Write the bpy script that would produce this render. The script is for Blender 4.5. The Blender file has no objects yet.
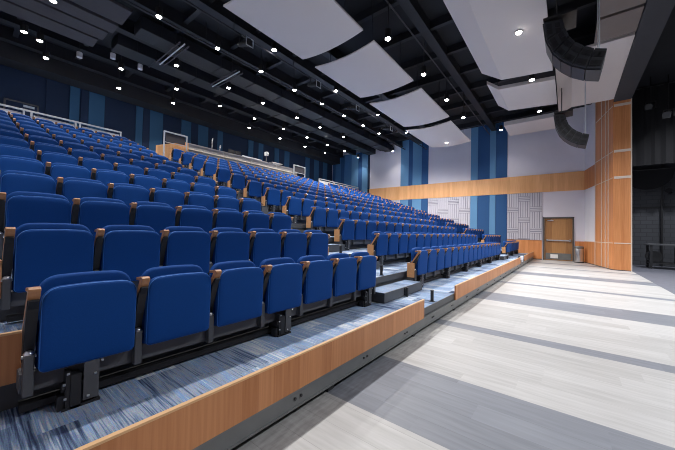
import bpy, bmesh, math, random
from mathutils import Vector, Matrix
random.seed(7)
sc = bpy.context.scene
COL = sc.collection
PI = math.pi

# ------------------------------------------------------------------ materials
def new_mat(name):
    m = bpy.data.materials.new(name); m.use_nodes = True
    nt = m.node_tree; b = nt.nodes['Principled BSDF']
    return m, nt, b
def mat(name, col, rough=.6, metal=0., spec=.5, noise=0., nscale=40., bump=0., emit=None, es=0., sheen=0., coat=0.):
    m, nt, b = new_mat(name)
    b.inputs['Base Color'].default_value = (*col, 1)
    b.inputs['Roughness'].default_value = rough
    b.inputs['Metallic'].default_value = metal
    b.inputs['Specular IOR Level'].default_value = spec
    b.inputs['Sheen Weight'].default_value = sheen
    b.inputs['Coat Weight'].default_value = coat
    if sheen: b.inputs['Sheen Tint'].default_value = (.12, .35, 1, 1)
    if emit:
        b.inputs['Emission Color'].default_value = (*emit, 1); b.inputs['Emission Strength'].default_value = es
    if noise or bump:
        tc = nt.nodes.new('ShaderNodeTexCoord'); n = nt.nodes.new('ShaderNodeTexNoise')
        n.inputs['Scale'].default_value = nscale; n.inputs['Detail'].default_value = 4
        nt.links.new(tc.outputs['Object'], n.inputs['Vector'])
        if noise:
            mx = nt.nodes.new('ShaderNodeMix'); mx.data_type = 'RGBA'
            mx.inputs['A'].default_value = (*[c*(1-noise) for c in col], 1)
            mx.inputs['B'].default_value = (*[min(1, c*(1+noise)) for c in col], 1)
            nt.links.new(n.outputs['Fac'], mx.inputs['Factor'])
            nt.links.new(mx.outputs['Result'], b.inputs['Base Color'])
        if bump:
            bp = nt.nodes.new('ShaderNodeBump'); bp.inputs['Strength'].default_value = bump; bp.inputs['Distance'].default_value = .01
            nt.links.new(n.outputs['Fac'], bp.inputs['Height']); nt.links.new(bp.outputs['Normal'], b.inputs['Normal'])
    return m
def math_node(nt, op, a, b=None, c=None):
    n = nt.nodes.new('ShaderNodeMath'); n.operation = op
    for i, v in enumerate((a, b, c)):
        if v is None: continue
        if isinstance(v, (int, float)): n.inputs[i].default_value = v
        else: nt.links.new(v, n.inputs[i])
    return n.outputs[0]
def ramp(nt, fac, stops, interp='LINEAR'):
    r = nt.nodes.new('ShaderNodeValToRGB'); r.color_ramp.interpolation = interp
    e = r.color_ramp.elements
    while len(e) < len(stops): e.new(.5)
    for x, (p, c) in zip(e, stops): x.position = p; x.color = (*c, 1)
    nt.links.new(fac, r.inputs['Fac']); return r.outputs['Color']
def coords(nt):
    tc = nt.nodes.new('ShaderNodeTexCoord'); sx = nt.nodes.new('ShaderNodeSeparateXYZ')
    nt.links.new(tc.outputs['Object'], sx.inputs[0]); return tc, sx.outputs
def noise_of(nt, x, y, z, detail=3, scale=1.):
    cx = nt.nodes.new('ShaderNodeCombineXYZ')
    for i, v in enumerate((x, y, z)):
        if isinstance(v, (int, float)): cx.inputs[i].default_value = v
        else: nt.links.new(v, cx.inputs[i])
    n = nt.nodes.new('ShaderNodeTexNoise'); n.inputs['Scale'].default_value = scale; n.inputs['Detail'].default_value = detail
    nt.links.new(cx.outputs[0], n.inputs['Vector']); return n.outputs['Fac']
def white_of(nt, x, y):
    cx = nt.nodes.new('ShaderNodeCombineXYZ'); nt.links.new(x, cx.inputs[0])
    if isinstance(y, (int, float)): cx.inputs[1].default_value = y
    else: nt.links.new(y, cx.inputs[1])
    n = nt.nodes.new('ShaderNodeTexWhiteNoise'); n.noise_dimensions = '2D'
    nt.links.new(cx.outputs[0], n.inputs['Vector']); return n.outputs['Value']

def wood(name, dark, light, rough=.45, strip=.12):
    """veneer with upright grain, laid in strips"""
    m, nt, b = new_mat(name); tc, s = coords(nt)
    u = math_node(nt, 'ADD', s[0], s[1])
    g = noise_of(nt, math_node(nt, 'MULTIPLY', s[0], 55.), math_node(nt, 'MULTIPLY', s[1], 55.), math_node(nt, 'MULTIPLY', s[2], 1.6), 4)
    k = white_of(nt, math_node(nt, 'FLOOR', math_node(nt, 'DIVIDE', u, strip)), .3)
    f = math_node(nt, 'ADD', math_node(nt, 'MULTIPLY', g, .75), math_node(nt, 'MULTIPLY', k, .28))
    nt.links.new(ramp(nt, f, [(.25, dark), (.75, light)]), b.inputs['Base Color'])
    b.inputs['Roughness'].default_value = rough
    return m

def floor_mat():
    m, nt, b = new_mat('plank_floor'); tc, s = coords(nt)
    X, Y = s[0], s[1]
    pw, pl = .23, 1.5
    ix = math_node(nt, 'FLOOR', math_node(nt, 'DIVIDE', X, pw))
    off = math_node(nt, 'MULTIPLY', white_of(nt, ix, .7), pl)
    iy = math_node(nt, 'FLOOR', math_node(nt, 'DIVIDE', math_node(nt, 'ADD', Y, off), pl))
    tone = white_of(nt, ix, iy)
    streak = noise_of(nt, math_node(nt, 'MULTIPLY', X, 28.), math_node(nt, 'MULTIPLY', Y, 2.2), math_node(nt, 'MULTIPLY', tone, 9.), 4)
    f = math_node(nt, 'ADD', math_node(nt, 'MULTIPLY', tone, .3), math_node(nt, 'MULTIPLY', streak, .75))
    light = ramp(nt, f, [(.2, (.34, .333, .325)), (.8, (.51, .503, .497))])
    dark = ramp(nt, f, [(.2, (.15, .16, .185)), (.8, (.235, .25, .285))])
    mask = None
    for a, c in ((1.89, 2.83), (4.37, 4.62), (6.66, 7.58), (9.35, 9.62), (11.9, 12.75), (15.0, 15.25), (17.3, 17.8)):
        k = math_node(nt, 'MULTIPLY', math_node(nt, 'GREATER_THAN', X, a), math_node(nt, 'LESS_THAN', X, c))
        mask = k if mask is None else math_node(nt, 'ADD', mask, k)
    mx = nt.nodes.new('ShaderNodeMix'); mx.data_type = 'RGBA'
    nt.links.new(mask, mx.inputs['Factor']); nt.links.new(light, mx.inputs['A']); nt.links.new(dark, mx.inputs['B'])
    # border course along the seating: planks turned the other way, a little greyer
    bs = noise_of(nt, math_node(nt, 'MULTIPLY', X, 7.), math_node(nt, 'MULTIPLY', Y, 30.), 0., 4)
    bcol = nt.nodes.new('ShaderNodeMix'); bcol.data_type = 'RGBA'; bcol.blend_type = 'MULTIPLY'
    bcol.inputs['Factor'].default_value = 1
    nt.links.new(mx.outputs['Result'], bcol.inputs['A'])
    nt.links.new(ramp(nt, bs, [(.3, (.62, .61, .6)), (.7, (.92, .91, .9))]), bcol.inputs['B'])
    mb = nt.nodes.new('ShaderNodeMix'); mb.data_type = 'RGBA'
    nt.links.new(math_node(nt, 'GREATER_THAN', Y, 1.36), mb.inputs['Factor'])
    nt.links.new(mx.outputs['Result'], mb.inputs['A']); nt.links.new(bcol.outputs['Result'], mb.inputs['B'])
    # plank joints
    fx = math_node(nt, 'FRACT', math_node(nt, 'DIVIDE', X, pw))
    j = math_node(nt, 'LESS_THAN', fx, .018)
    mj = nt.nodes.new('ShaderNodeMix'); mj.data_type = 'RGBA'; mj.blend_type = 'MULTIPLY'
    nt.links.new(math_node(nt, 'MULTIPLY', j, .35), mj.inputs['Factor'])
    nt.links.new(mb.outputs['Result'], mj.inputs['A']); mj.inputs['B'].default_value = (.4, .4, .4, 1)
    nt.links.new(mj.outputs['Result'], b.inputs['Base Color'])
    b.inputs['Roughness'].default_value = .42; b.inputs['Specular IOR Level'].default_value = .4
    return m

def carpet_mat():
    m, nt, b = new_mat('streaked_carpet'); tc, s = coords(nt)
    X, Y = s[0], s[1]
    ix = math_node(nt, 'FLOOR', math_node(nt, 'DIVIDE', X, .25))
    iy = math_node(nt, 'FLOOR', math_node(nt, 'DIVIDE', math_node(nt, 'ADD', Y, math_node(nt, 'MULTIPLY', white_of(nt, ix, .2), 1.)), .5))
    tile = white_of(nt, ix, iy)
    fine = noise_of(nt, math_node(nt, 'MULTIPLY', X, 95.), math_node(nt, 'MULTIPLY', Y, 3.2), math_node(nt, 'MULTIPLY', tile, 20.), 5)
    coarse = noise_of(nt, math_node(nt, 'MULTIPLY', X, 14.), math_node(nt, 'MULTIPLY', Y, .8), math_node(nt, 'MULTIPLY', tile, 7.), 2)
    f = math_node(nt, 'ADD', math_node(nt, 'MULTIPLY', fine, .7), math_node(nt, 'ADD', math_node(nt, 'MULTIPLY', coarse, .35), math_node(nt, 'MULTIPLY', math_node(nt, 'SUBTRACT', tile, .5), .3)))
    c = ramp(nt, f, [(.28, (.035, .05, .10)), (.40, (.13, .19, .30)), (.48, (.30, .33, .38)), (.56, (.15, .26, .46)), (.64, (.34, .40, .50)), (.78, (.60, .62, .62))])
    speck = nt.nodes.new('ShaderNodeTexNoise'); speck.inputs['Scale'].default_value = 150; nt.links.new(tc.outputs['Object'], speck.inputs['Vector'])
    mx = nt.nodes.new('ShaderNodeMix'); mx.data_type = 'RGBA'; mx.blend_type = 'OVERLAY'; mx.inputs['Factor'].default_value = .6
    nt.links.new(c, mx.inputs['A']); nt.links.new(speck.outputs['Color'], mx.inputs['B'])
    hs = nt.nodes.new('ShaderNodeMix'); hs.data_type = 'RGBA'; hs.inputs['Factor'].default_value = 0
    nt.links.new(mx.outputs['Result'], hs.inputs['A'])
    nt.links.new(hs.outputs['Result'], b.inputs['Base Color'])
    bp = nt.nodes.new('ShaderNodeBump'); bp.inputs['Strength'].default_value = .4; bp.inputs['Distance'].default_value = .006
    nt.links.new(speck.outputs['Fac'], bp.inputs['Height']); nt.links.new(bp.outputs['Normal'], b.inputs['Normal'])
    b.inputs['Roughness'].default_value = .95; b.inputs['Specular IOR Level'].default_value = .1
    return m

def block_mat():
    m, nt, b = new_mat('black_block_wall'); tc, s = coords(nt)
    br = nt.nodes.new('ShaderNodeTexBrick')
    cx = nt.nodes.new('ShaderNodeCombineXYZ'); nt.links.new(math_node(nt, 'ADD', s[0], s[1]), cx.inputs[0]); nt.links.new(s[2], cx.inputs[1])
    nt.links.new(cx.outputs[0], br.inputs['Vector'])
    br.inputs['Color1'].default_value = (.042, .045, .053, 1); br.inputs['Color2'].default_value = (.05, .053, .062, 1)
    br.inputs['Mortar'].default_value = (.026, .028, .034, 1); br.inputs['Scale'].default_value = 1
    br.inputs['Brick Width'].default_value = .4; br.inputs['Row Height'].default_value = .2; br.inputs['Mortar Size'].default_value = .012
    nt.links.new(br.outputs['Color'], b.inputs['Base Color']); b.inputs['Roughness'].default_value = .7
    return m

M = {}
M['floor'] = floor_mat(); M['carpet'] = carpet_mat(); M['block'] = block_mat()
M['wood'] = wood('maple_veneer', (.40, .145, .046), (.57, .245, .098))
M['wood_wall'] = wood('cherry_veneer', (.54, .19, .058), (.73, .32, .125))
M['wood_band'] = wood('light_cherry_veneer', (.70, .33, .125), (.90, .50, .235), strip=.16)
M['wood_door'] = wood('oak_door_veneer', (.28, .125, .042), (.50, .26, .10), strip=.3)
M['wood_edge'] = mat('pale_wood_edge', (.66, .40, .20), .4)
M['end_wood'] = mat('end_panel_wood', (.60, .30, .13), .4, noise=.2, nscale=30)
M['arm_wood'] = mat('arm_cap_wood', (.40, .19, .085), .38, noise=.25, nscale=30)
M['fabric'] = mat('royal_blue_fabric', (.0028, .049, .220), .7, spec=.16, noise=.12, nscale=160, bump=.05, sheen=.10)
M['piping'] = mat('blue_piping', (.02, .14, .47), .5, sheen=.3)
M['black'] = mat('black_metal', (.018, .018, .02), .45, noise=.2, nscale=20)
M['blackp'] = mat('black_plastic', (.009, .009, .011), .55, noise=.1, nscale=30)
M['grey_steel'] = mat('grey_painted_steel', (.075, .078, .085), .5, noise=.12, nscale=12)
M['dark_steel'] = mat('dark_painted_steel', (.085, .087, .095), .5, noise=.15, nscale=12)
M['channel'] = mat('brushed_channel_steel', (.17, .175, .175), .4, metal=.2, noise=.2, nscale=6)
M['silver'] = mat('silver_metal', (.62, .63, .65), .28, metal=.9, noise=.06, nscale=20)
M['rail'] = mat('rail_grey_paint', (.55, .57, .60), .4, noise=.05, nscale=20)
M['mesh_panel'] = mat('perforated_panel', (.74, .73, .72), .6, noise=.1, nscale=60)
M['wall_grey'] = mat('lavender_grey_paint', (.72, .695, .765), .8, noise=.04, nscale=2)
M['wall_white'] = mat('white_paint', (.82, .81, .86), .75, noise=.03, nscale=2)
M['diff_back'] = mat('groove_grey', (.26, .26, .32), .8, noise=.05, nscale=3)
M['diff'] = mat('pale_ribbed_panel', (.56, .54, .60), .75, noise=.04, nscale=3)
M['blue_d'] = mat('navy_acoustic_fabric', (.022, .085, .225), .9, noise=.1, nscale=90)
M['blue_m'] = mat('mid_blue_acoustic_fabric', (.05, .155, .33), .9, noise=.1, nscale=90)
M['blue_l'] = mat('pale_blue_acoustic_fabric', (.115, .265, .46), .9, noise=.1, nscale=90)
M['blue_shade'] = mat('shaded_blue_acoustic_fabric', (.026, .092, .185), .9, noise=.1, nscale=90)  # stripe blue darkened to put the back wall's shade into the colour
M['navy'] = mat('deep_navy_wall_fabric', (.008, .022, .06), .9, noise=.15, nscale=60)
M['ceil'] = mat('black_ceiling', (.013, .014, .018), .8, noise=.3, nscale=2)
M['beam'] = mat('black_ceiling_steel', (.016, .017, .022), .6, noise=.2, nscale=4)
M['duct'] = mat('dark_duct', (.015, .017, .023), .5, noise=.2, nscale=3)
M['baffle'] = mat('charcoal_baffle', (.062, .058, .066), .8, noise=.1, nscale=8)
M['cloud'] = mat('white_cloud_panel', (.68, .61, .575), .7, noise=.02, nscale=2)
M['cloud_edge'] = mat('white_cloud_edge', (.62, .58, .57), .7, noise=.02, nscale=2)
M['shaded'] = mat('shaded_white_soffit', (.20, .165, .15), .6, noise=.08, nscale=3)  # white soffit panel darkened in colour because little light reaches it
M['header'] = mat('charcoal_paint', (.040, .042, .050), .7, noise=.1, nscale=4)
M['trim'] = mat('pale_metal_trim', (.72, .60, .50), .4, noise=.04, nscale=10)
M['frame'] = mat('dark_bronze_frame', (.09, .085, .085), .5, noise=.05, nscale=10)
M['stage'] = mat('slate_stage_floor', (.13, .135, .165), .55, noise=.25, nscale=5)
M['drape'] = mat('black_drape', (.007, .007, .009), .95, noise=.2, nscale=30)
M['patch'] = mat('plain_white', (.8, .8, .8), .7, noise=.02)
M['sign'] = mat('pale_sign', (.55, .62, .70), .5, noise=.03)
M['booth'] = mat('booth_grey_laminate', (.33, .325, .33), .6, noise=.08, nscale=12)
M['cream'] = mat('cream_ledge', (.80, .72, .58), .5, noise=.04)
M['lens'] = mat('lit_lens', (1, 1, 1), .3, emit=(1, .97, .93), es=60., noise=0)
M['lens_off'] = mat('unlit_lens', (.6, .6, .62), .25, noise=.05)
M['screen'] = mat('dim_screen', (.02, .03, .05), .2, emit=(.25, .4, .6), es=.25, noise=0)
M['speaker'] = mat('speaker_charcoal', (.024, .026, .031), .5, noise=.15, nscale=30)
M['grille'] = mat('speaker_grille', (.028, .028, .032), .45, noise=.3, nscale=200)

# ------------------------------------------------------------------ mesh helpers
class MB:
    def __init__(s): s.v = []; s.f = []; s.m = []
    def quad(s, pts, mi=0):
        n = len(s.v); s.v += [tuple(p) for p in pts]; s.f.append(tuple(range(n, n+len(pts)))); s.m.append(mi); return s
    def hexa(s, b, t, mi=0):
        """b, t: four corners each, same winding (counter-clockwise seen from t)"""
        n = len(s.v); s.v += [tuple(p) for p in b] + [tuple(p) for p in t]
        k = len(b)
        s.f += [tuple(n+i for i in reversed(range(k))), tuple(n+k+i for i in range(k))]
        s.f += [(n+i, n+(i+1) % k, n+k+(i+1) % k, n+k+i) for i in range(k)]
        s.m += [mi]*(k+2); return s
    def box(s, x0, x1, y0, y1, z0, z1, mi=0):
        return s.hexa([(x0, y0, z0), (x1, y0, z0), (x1, y1, z0), (x0, y1, z0)], [(x0, y0, z1), (x1, y0, z1), (x1, y1, z1), (x0, y1, z1)], mi)
    def prism_x(s, pts, x0, x1, mi=0):
        """polygon in (y, z), extruded along x"""
        return s.hexa([(x0, y, z) for y, z in pts], [(x1, y, z) for y, z in pts], mi)
    def prism_y(s, pts, y0, y1, mi=0):
        return s.hexa([(x, y0, z) for x, z in pts], [(x, y1, z) for x, z in pts], mi)
    def prism_z(s, pts, z0, z1, mi=0):
        return s.hexa([(x, y, z0) for x, y in pts], [(x, y, z1) for x, y in pts], mi)
    def tube(s, a, b, r, n=10, mi=0, r2=None):
        a, b = Vector(a), Vector(b); d = (b-a).normalized()
        u = d.orthogonal().normalized(); w = d.cross(u); r2 = r if r2 is None else r2
        A = [a + r*(math.cos(2*PI*i/n)*u + math.sin(2*PI*i/n)*w) for i in range(n)]
        B = [b + r2*(math.cos(2*PI*i/n)*u + math.sin(2*PI*i/n)*w) for i in range(n)]
        return s.hexa(A, B, mi)
    def ball(s, c, r, n=8, mi=0, sz=1.):
        base = len(s.v); R = n//2
        for j in range(R+1):
            t = PI*j/R
            for i in range(n):
                a = 2*PI*i/n; s.v.append((c[0]+r*math.sin(t)*math.cos(a), c[1]+r*math.sin(t)*math.sin(a), c[2]+sz*r*math.cos(t)))
        for j in range(R):
            for i in range(n):
                s.f.append((base+j*n+i, base+(j+1)*n+i, base+(j+1)*n+(i+1) % n, base+j*n+(i+1) % n)); s.m.append(mi)
        return s
    def rings(s, rings, mi=0):
        n = len(s.v); k = len(rings[0])
        for r in rings: s.v += [tuple(p) for p in r]
        for j in range(len(rings)-1):
            for i in range(k):
                s.f.append((n+j*k+i, n+j*k+(i+1) % k, n+(j+1)*k+(i+1) % k, n+(j+1)*k+i)); s.m.append(mi)
        s.f.append(tuple(n+i for i in reversed(range(k)))); s.m.append(mi)
        s.f.append(tuple(n+(len(rings)-1)*k+i for i in range(k))); s.m.append(mi)
        return s
    def mesh(s, name, mats, smooth=False, bevel=0., angle=35):
        me = bpy.data.meshes.new(name); me.from_pydata(s.v, [], s.f)
        if not isinstance(mats, (list, tuple)): mats = [mats]
        for m in mats: me.materials.append(m)
        for p, mi in zip(me.polygons, s.m): p.material_index = mi
        bm = bmesh.new(); bm.from_mesh(me)
        bmesh.ops.remove_doubles(bm, verts=bm.verts, dist=1e-6)
        bmesh.ops.recalc_face_normals(bm, faces=bm.faces)
        if bevel: bmesh.ops.bevel(bm, geom=[e for e in bm.edges if e.calc_face_angle(0) > .5], offset=bevel, segments=2, affect='EDGES', profile=.6)
        bm.to_mesh(me); bm.free()
        if smooth:
            for p in me.polygons: p.use_smooth = True
            me.set_sharp_from_angle(angle=math.radians(angle))
        return me
    def build(s, name, mats, parent=None, **k):
        return link(name, s.mesh(name, mats, **k), parent)
def link(name, me, parent=None, loc=None):
    o = bpy.data.objects.new(name, me); COL.objects.link(o)
    if parent: o.parent = parent
    if loc: o.location = loc
    return o
def tag(o, label=None, cat=None, group=None, kind=None):
    if label: o['label'] = label
    if cat: o['category'] = cat
    if group: o['group'] = group
    if kind: o['kind'] = kind
    return o
def struct(o, label=None): return tag(o, label, None, None, 'structure')
def empty(name, loc, label, cat, group=None, rz=0.):
    o = bpy.data.objects.new(name, None); o.empty_display_size = .2; COL.objects.link(o)
    o.location = loc; o.rotation_euler = (0, 0, rz)
    return tag(o, label, cat, group)
def copy_tree(o, parent=None):
    c = o.copy(); COL.objects.link(c)
    if parent: c.parent = parent
    for ch in o.children: copy_tree(ch, c)
    return c
ORD = ['zeroth', 'first', 'second', 'third', 'fourth', 'fifth', 'sixth', 'seventh', 'eighth', 'ninth', 'tenth', 'eleventh', 'twelfth', 'thirteenth', 'fourteenth', 'fifteenth', 'sixteenth', 'seventeenth']

# ------------------------------------------------------------------ dimensions
XE = 20.05            # end wall (far right side of the house)
XL = -.62             # near side wall, just outside the frame
YB = 16.5             # back wall
D, RISE, N = .885, .300, 13
YF = 1.55             # front edge of the first tier
def deck_z(n): return .30 + RISE*(n-1)
def deck_y(n): return YF if n == 1 else 2.43 + D*(n-2)
def chair_y(n): return 2.18 + D*(n-1)
AIS = ((3.73, 5.2), (13.7, 15.25))

# ------------------------------------------------------------------ shell
struct(MB().box(XL-.2, 20.6, -2.0, 17, -.2, 0).build('floor', M['floor']))
struct(MB().box(-3, 24.0, -9, -2.0, -.2, 0).build('floor_stage', M['stage']))
struct(MB().box(XL-.2, XE+.2, -9, 17, 8.2, 8.35).build('ceiling', M['ceil']))
wl = struct(MB().box(XL-.15, XL, -2.0, YB+.15, 0, 8.2).build('wall_left', M['wall_grey']))
# end wall with the door opening
dy0, dy1, dz = -.20, 1.06, 2.33
w = MB().box(XE, XE+.2, dy1, YB+.2, 0, 8.2).box(XE, XE+.2, -.72, dy0, 0, 8.2).box(XE, XE+.2, dy0, dy1, dz, 8.2)
struct(w.build('wall_right', M['wall_grey']))
struct(MB().box(XL-.15, XE+.2, YB, YB+.2, 0, 8.2).build('wall_back', M['navy']))
# splayed wall towards the proscenium, wall and wood facing
A = Vector((XE, -.68)); B = Vector((16.3, -1.46)); dv = (B-A); nrm = Vector((dv.y, -dv.x)).normalized()
if nrm.y < 0: nrm = -nrm
def splay(t0, t1, z0, z1, th, mb, mi=0, back=.0):
    p, q = A+dv*t0, A+dv*t1
    pts = [p+nrm*back, q+nrm*back, q+nrm*(back+th), p+nrm*(back+th)]
    if (pts[1]-pts[0]).cross(pts[2]-pts[0]) < 0: pts.reverse()
    return mb.prism_z([tuple(x) for x in pts], z0, z1, mi)
mb = MB().prism_z([(XE+.2, -.68), (XE+.2, -1.97), (16.35, -1.97), (16.35, -1.465), (XE, -.69)], 0, 8.2)
struct(mb.build('wall_proscenium', M['wall_white']))
mb = MB()
splay(.0, .999, 0.02, 1.08, .03, mb); splay(.0, .447, 3.79, 4.79, .03, mb); splay(.447, .999, 1.08, 8.0, .03, mb)
mb.box(16.30, 16.35, -1.95, -1.44, .02, 8.0)
struct(mb.build('trim_proscenium_wood', M['wood_wall']))
mb = MB()
for t in (.447, .663, .784, .871): splay(t-.008, t+.008, .02, 8.0, .012, mb, 0, .03)
for z in (1.10, 3.76, 4.84, 6.72):
    splay(.447 if z > 1.2 else .0, 1.0, z-.015, z+.015, .010, mb, 0, .03)
    mb.box(16.285, 16.30, -1.95, -1.46, z-(.05 if 2 < z else .02), z+(.05 if 2 < z else .02))
mb.box(16.28, 16.36, -1.985, -1.95, 0, 8.1)
struct(mb.build('trim_proscenium_lines', M['trim']))
struct(MB().box(2.6, 16.35, -1.97, -1.45, 6.88, 8.2).build('trim_proscenium_header', M['header']))
mb = MB(); splay(0, 1, 0, .03, .045, mb); mb.box(16.28, 16.3, -1.95, -1.44, 0, .03)
struct(mb.build('baseboard_proscenium', M['frame']))
# wood on the end wall
struct(MB().box(XE-.05, XE, -.68, 13.4, 3.79, 4.79).build('trim_wood_band', M['wood_band']))
struct(MB().box(XE-.03, XE, 1.16, 2.9, .04, 1.08).box(XE-.03, XE, -.68, -.29, .04, 1.08).build('trim_wainscot', M['wood_wall']))
struct(MB().box(XE-.035, XE, 1.16, 2.9, 0, .04).box(XE-.035, XE, -.68, -.29, 0, .04).build('baseboard_right', M['frame']))
# stage surroundings
struct(MB().box(20.6, 20.8, -9, -1.98, 0, 8.2).build('wall_stage', M['block']))
struct(MB().box(-3, 20.8, -9.2, -9, 0, 8.2).build('wall_stage_back', M['drape']))
struct(MB().box(XE+.2, 20.8, -2.06, -1.975, 0, 8.2).build('wall_stage_return', M['drape']))

# door
dr = empty('door_1', (XE, (dy0+dy1)/2, 0), 'oak veneer exit door with a steel kick plate in the end wall', 'door'); struct(dr)
del dr['category']
def rel(mb, o):
    L = o.location; mb.v = [(x-L.x, y-L.y, z-L.z) for x, y, z in mb.v]; return mb
rel(MB().box(XE+.02, XE+.07, dy0+.02, dy1-.02, .012, dz-.03), dr).build('door_leaf', M['wood_door'], dr)
fr = MB().box(XE-.04, XE+.1, dy0-.05, dy0+.02, 0, dz+.04).box(XE-.04, XE+.1, dy1-.02, dy1+.05, 0, dz+.04).box(XE-.04, XE+.1, dy0-.05, dy1+.05, dz-.03, dz+.04)
rel(fr, dr).build('door_frame', M['frame'], dr, bevel=.008)
rel(MB().box(XE+.01, XE+.02, dy0+.07, dy1-.07, .05, .40), dr).build('kick_plate', M['channel'], dr)
rel(MB().box(XE-.05, XE-.02, dy0+.07, dy1-.1, 1.06, 1.13).box(XE-.05, XE+.02, dy0+.07, dy0+.16, 1.03, 1.16).box(XE-.05, XE+.02, dy1-.17, dy1-.1, 1.04, 1.15), dr).build('push_bar', M['silver'], dr, bevel=.01)
rel(MB().box(XE-.03, XE+.02, dy1-.42, dy1-.14, dz-.17, dz-.11).tube((XE-.03, dy1-.2, dz-.13), (XE-.14, dy1-.36, dz-.10), .012, 6), dr).build('door_closer', M['silver'], dr)
nt_ = rel(MB().quad([(XE+.006, dy1-.62, .12), (XE+.006, dy1-.29, .12), (XE+.006, dy1-.29, .33), (XE+.006, dy1-.62, .33)]).quad([(XE+.009, dy1-.62, .12), (XE+.009, dy1-.29, .12), (XE+.009, dy1-.29, .33), (XE+.009, dy1-.62, .33)]), dr).build('white_patch', M['patch'], dr)  # plain white rectangle just in front of the kick plate
nt_['label'] = 'white rectangle on the kick plate'
# back wall door
db = empty('door_2', (1.21, YB, deck_z(N)), 'dark double door at the top of the back wall with a pale sign', 'door'); struct(db); del db['category']
rel(MB().box(.80, 1.62, YB-.03, YB, 3.9, 5.98), db).build('door_leaf', M['navy'], db)
rel(MB().box(.75, .80, YB-.06, YB, 3.9, 6.03).box(1.62, 1.67, YB-.06, YB, 3.9, 6.03).box(.75, 1.67, YB-.06, YB, 5.98, 6.03), db).build('door_frame', M['grey_steel'], db)
rel(MB().box(1.25, 1.55, YB-.05, YB-.03, 5.86, 5.94), db).build('door_sign', M['sign'], db)

# ------------------------------------------------------------------ acoustic fabric panels on the walls
def stripes(name, label, spans, axis, z0, z1, wallpos, group=None):
    """spans: (start, end, shade). one thing, each stripe a part standing a little proud"""
    lo, hi = min(a for a, b, s in spans), max(b for a, b, s in spans)
    mid = (lo+hi)/2
    loc = (wallpos, mid, z0) if axis == 'y' else (mid, wallpos, z0)
    t = empty(name, loc, label, 'acoustic panel', group)
    for i, (a, b, sh) in enumerate(spans):
        th = .05 + .012*(i % 2)
        if axis == 'y': m_ = MB().box(wallpos-th, wallpos-.002, a+.004, b-.004, z0, z1)
        else: m_ = MB().box(a+.004, b-.004, wallpos-th, wallpos-.002, z0, z1)
        rel(m_, t).build('fabric_stripe', M[sh], t)
    return t
GP = 'striped blue acoustic panels on the walls'
sec = {'front': [(2.88, 3.50, 'blue_d'), (3.50, 3.83, 'blue_l'), (3.83, 4.52, 'blue_d'), (4.52, 4.94, 'blue_l')],
       'mid': [(7.74, 8.22, 'blue_d'), (8.22, 8.9, 'blue_l'), (8.9, 9.21, 'blue_d'), (9.21, 9.85, 'blue_l')]}
stripes('acoustic_panel', 'tall striped blue panel above the wood band nearest the exit door', sec['front'], 'y', 4.80, 8.18, XE, GP)
stripes('acoustic_panel', 'lower striped blue panel under the wood band beside pale ribbed panels', sec['front'], 'y', .62, 3.78, XE, GP)
stripes('acoustic_panel', 'tall striped blue panel above the wood band between two plain grey wall bays', sec['mid'], 'y', 4.80, 8.18, XE, GP)
stripes('acoustic_panel', 'lower striped blue panel under the wood band partly hidden behind seat rows', sec['mid'], 'y', 2.2, 3.78, XE, GP)
stripes('acoustic_panel', 'wide striped blue panel on the end wall where it meets the back corner',
        [(12.58, 12.75, 'navy'), (12.75, 13.3, 'blue_l'), (13.3, 13.68, 'blue_d'), (13.68, 14.36, 'blue_l'), (14.36, 15.13, 'blue_m'), (15.13, 15.5, 'blue_d'), (15.5, 16.09, 'blue_m'), (16.09, 16.42, 'blue_d')], 'y', 3.9, 7.9, XE, GP)
bw = [('on the back wall over the left block, next to the dark door', [(1.85, 2.52, 'navy'), (2.56, 2.88, 'blue_shade'), (2.92, 3.18, 'navy'), (3.18, 3.74, 'blue_shade'), (3.74, 4.35, 'navy')]),
      ('on the back wall over the aisle left of the control booth', [(4.96, 5.26, 'blue_shade'), (5.26, 5.56, 'navy'), (5.56, 6.16, 'blue_shade')]),
      ('on the back wall above the left end of the control booth', [(7.08, 7.6, 'blue_shade'), (7.6, 7.99, 'navy'), (7.99, 8.58, 'blue_shade'), (8.58, 9.15, 'navy'), (9.15, 9.5, 'blue_shade')]),
      ('on the back wall above the middle of the control booth', [(11.3, 11.7, 'blue_shade'), (11.7, 12.1, 'navy'), (12.1, 12.5, 'blue_shade')]),
      ('on the back wall above the right gate of the booth', [(13.5, 13.9, 'blue_shade'), (13.9, 14.4, 'navy'), (14.4, 14.9, 'blue_shade')]),
      ('on the back wall by the far corner over the right block', [(16.6, 17.1, 'blue_shade'), (17.1, 17.6, 'navy'), (17.6, 18.2, 'blue_shade'), (18.2, 18.7, 'navy'), (18.7, 19.3, 'blue_shade')])]
for lab, sp in bw: stripes('acoustic_panel', 'striped blue panel '+lab, sp, 'x', 3.95, 7.25, YB, GP)  # stripes here take darker blues, standing in for dimmer light

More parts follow.
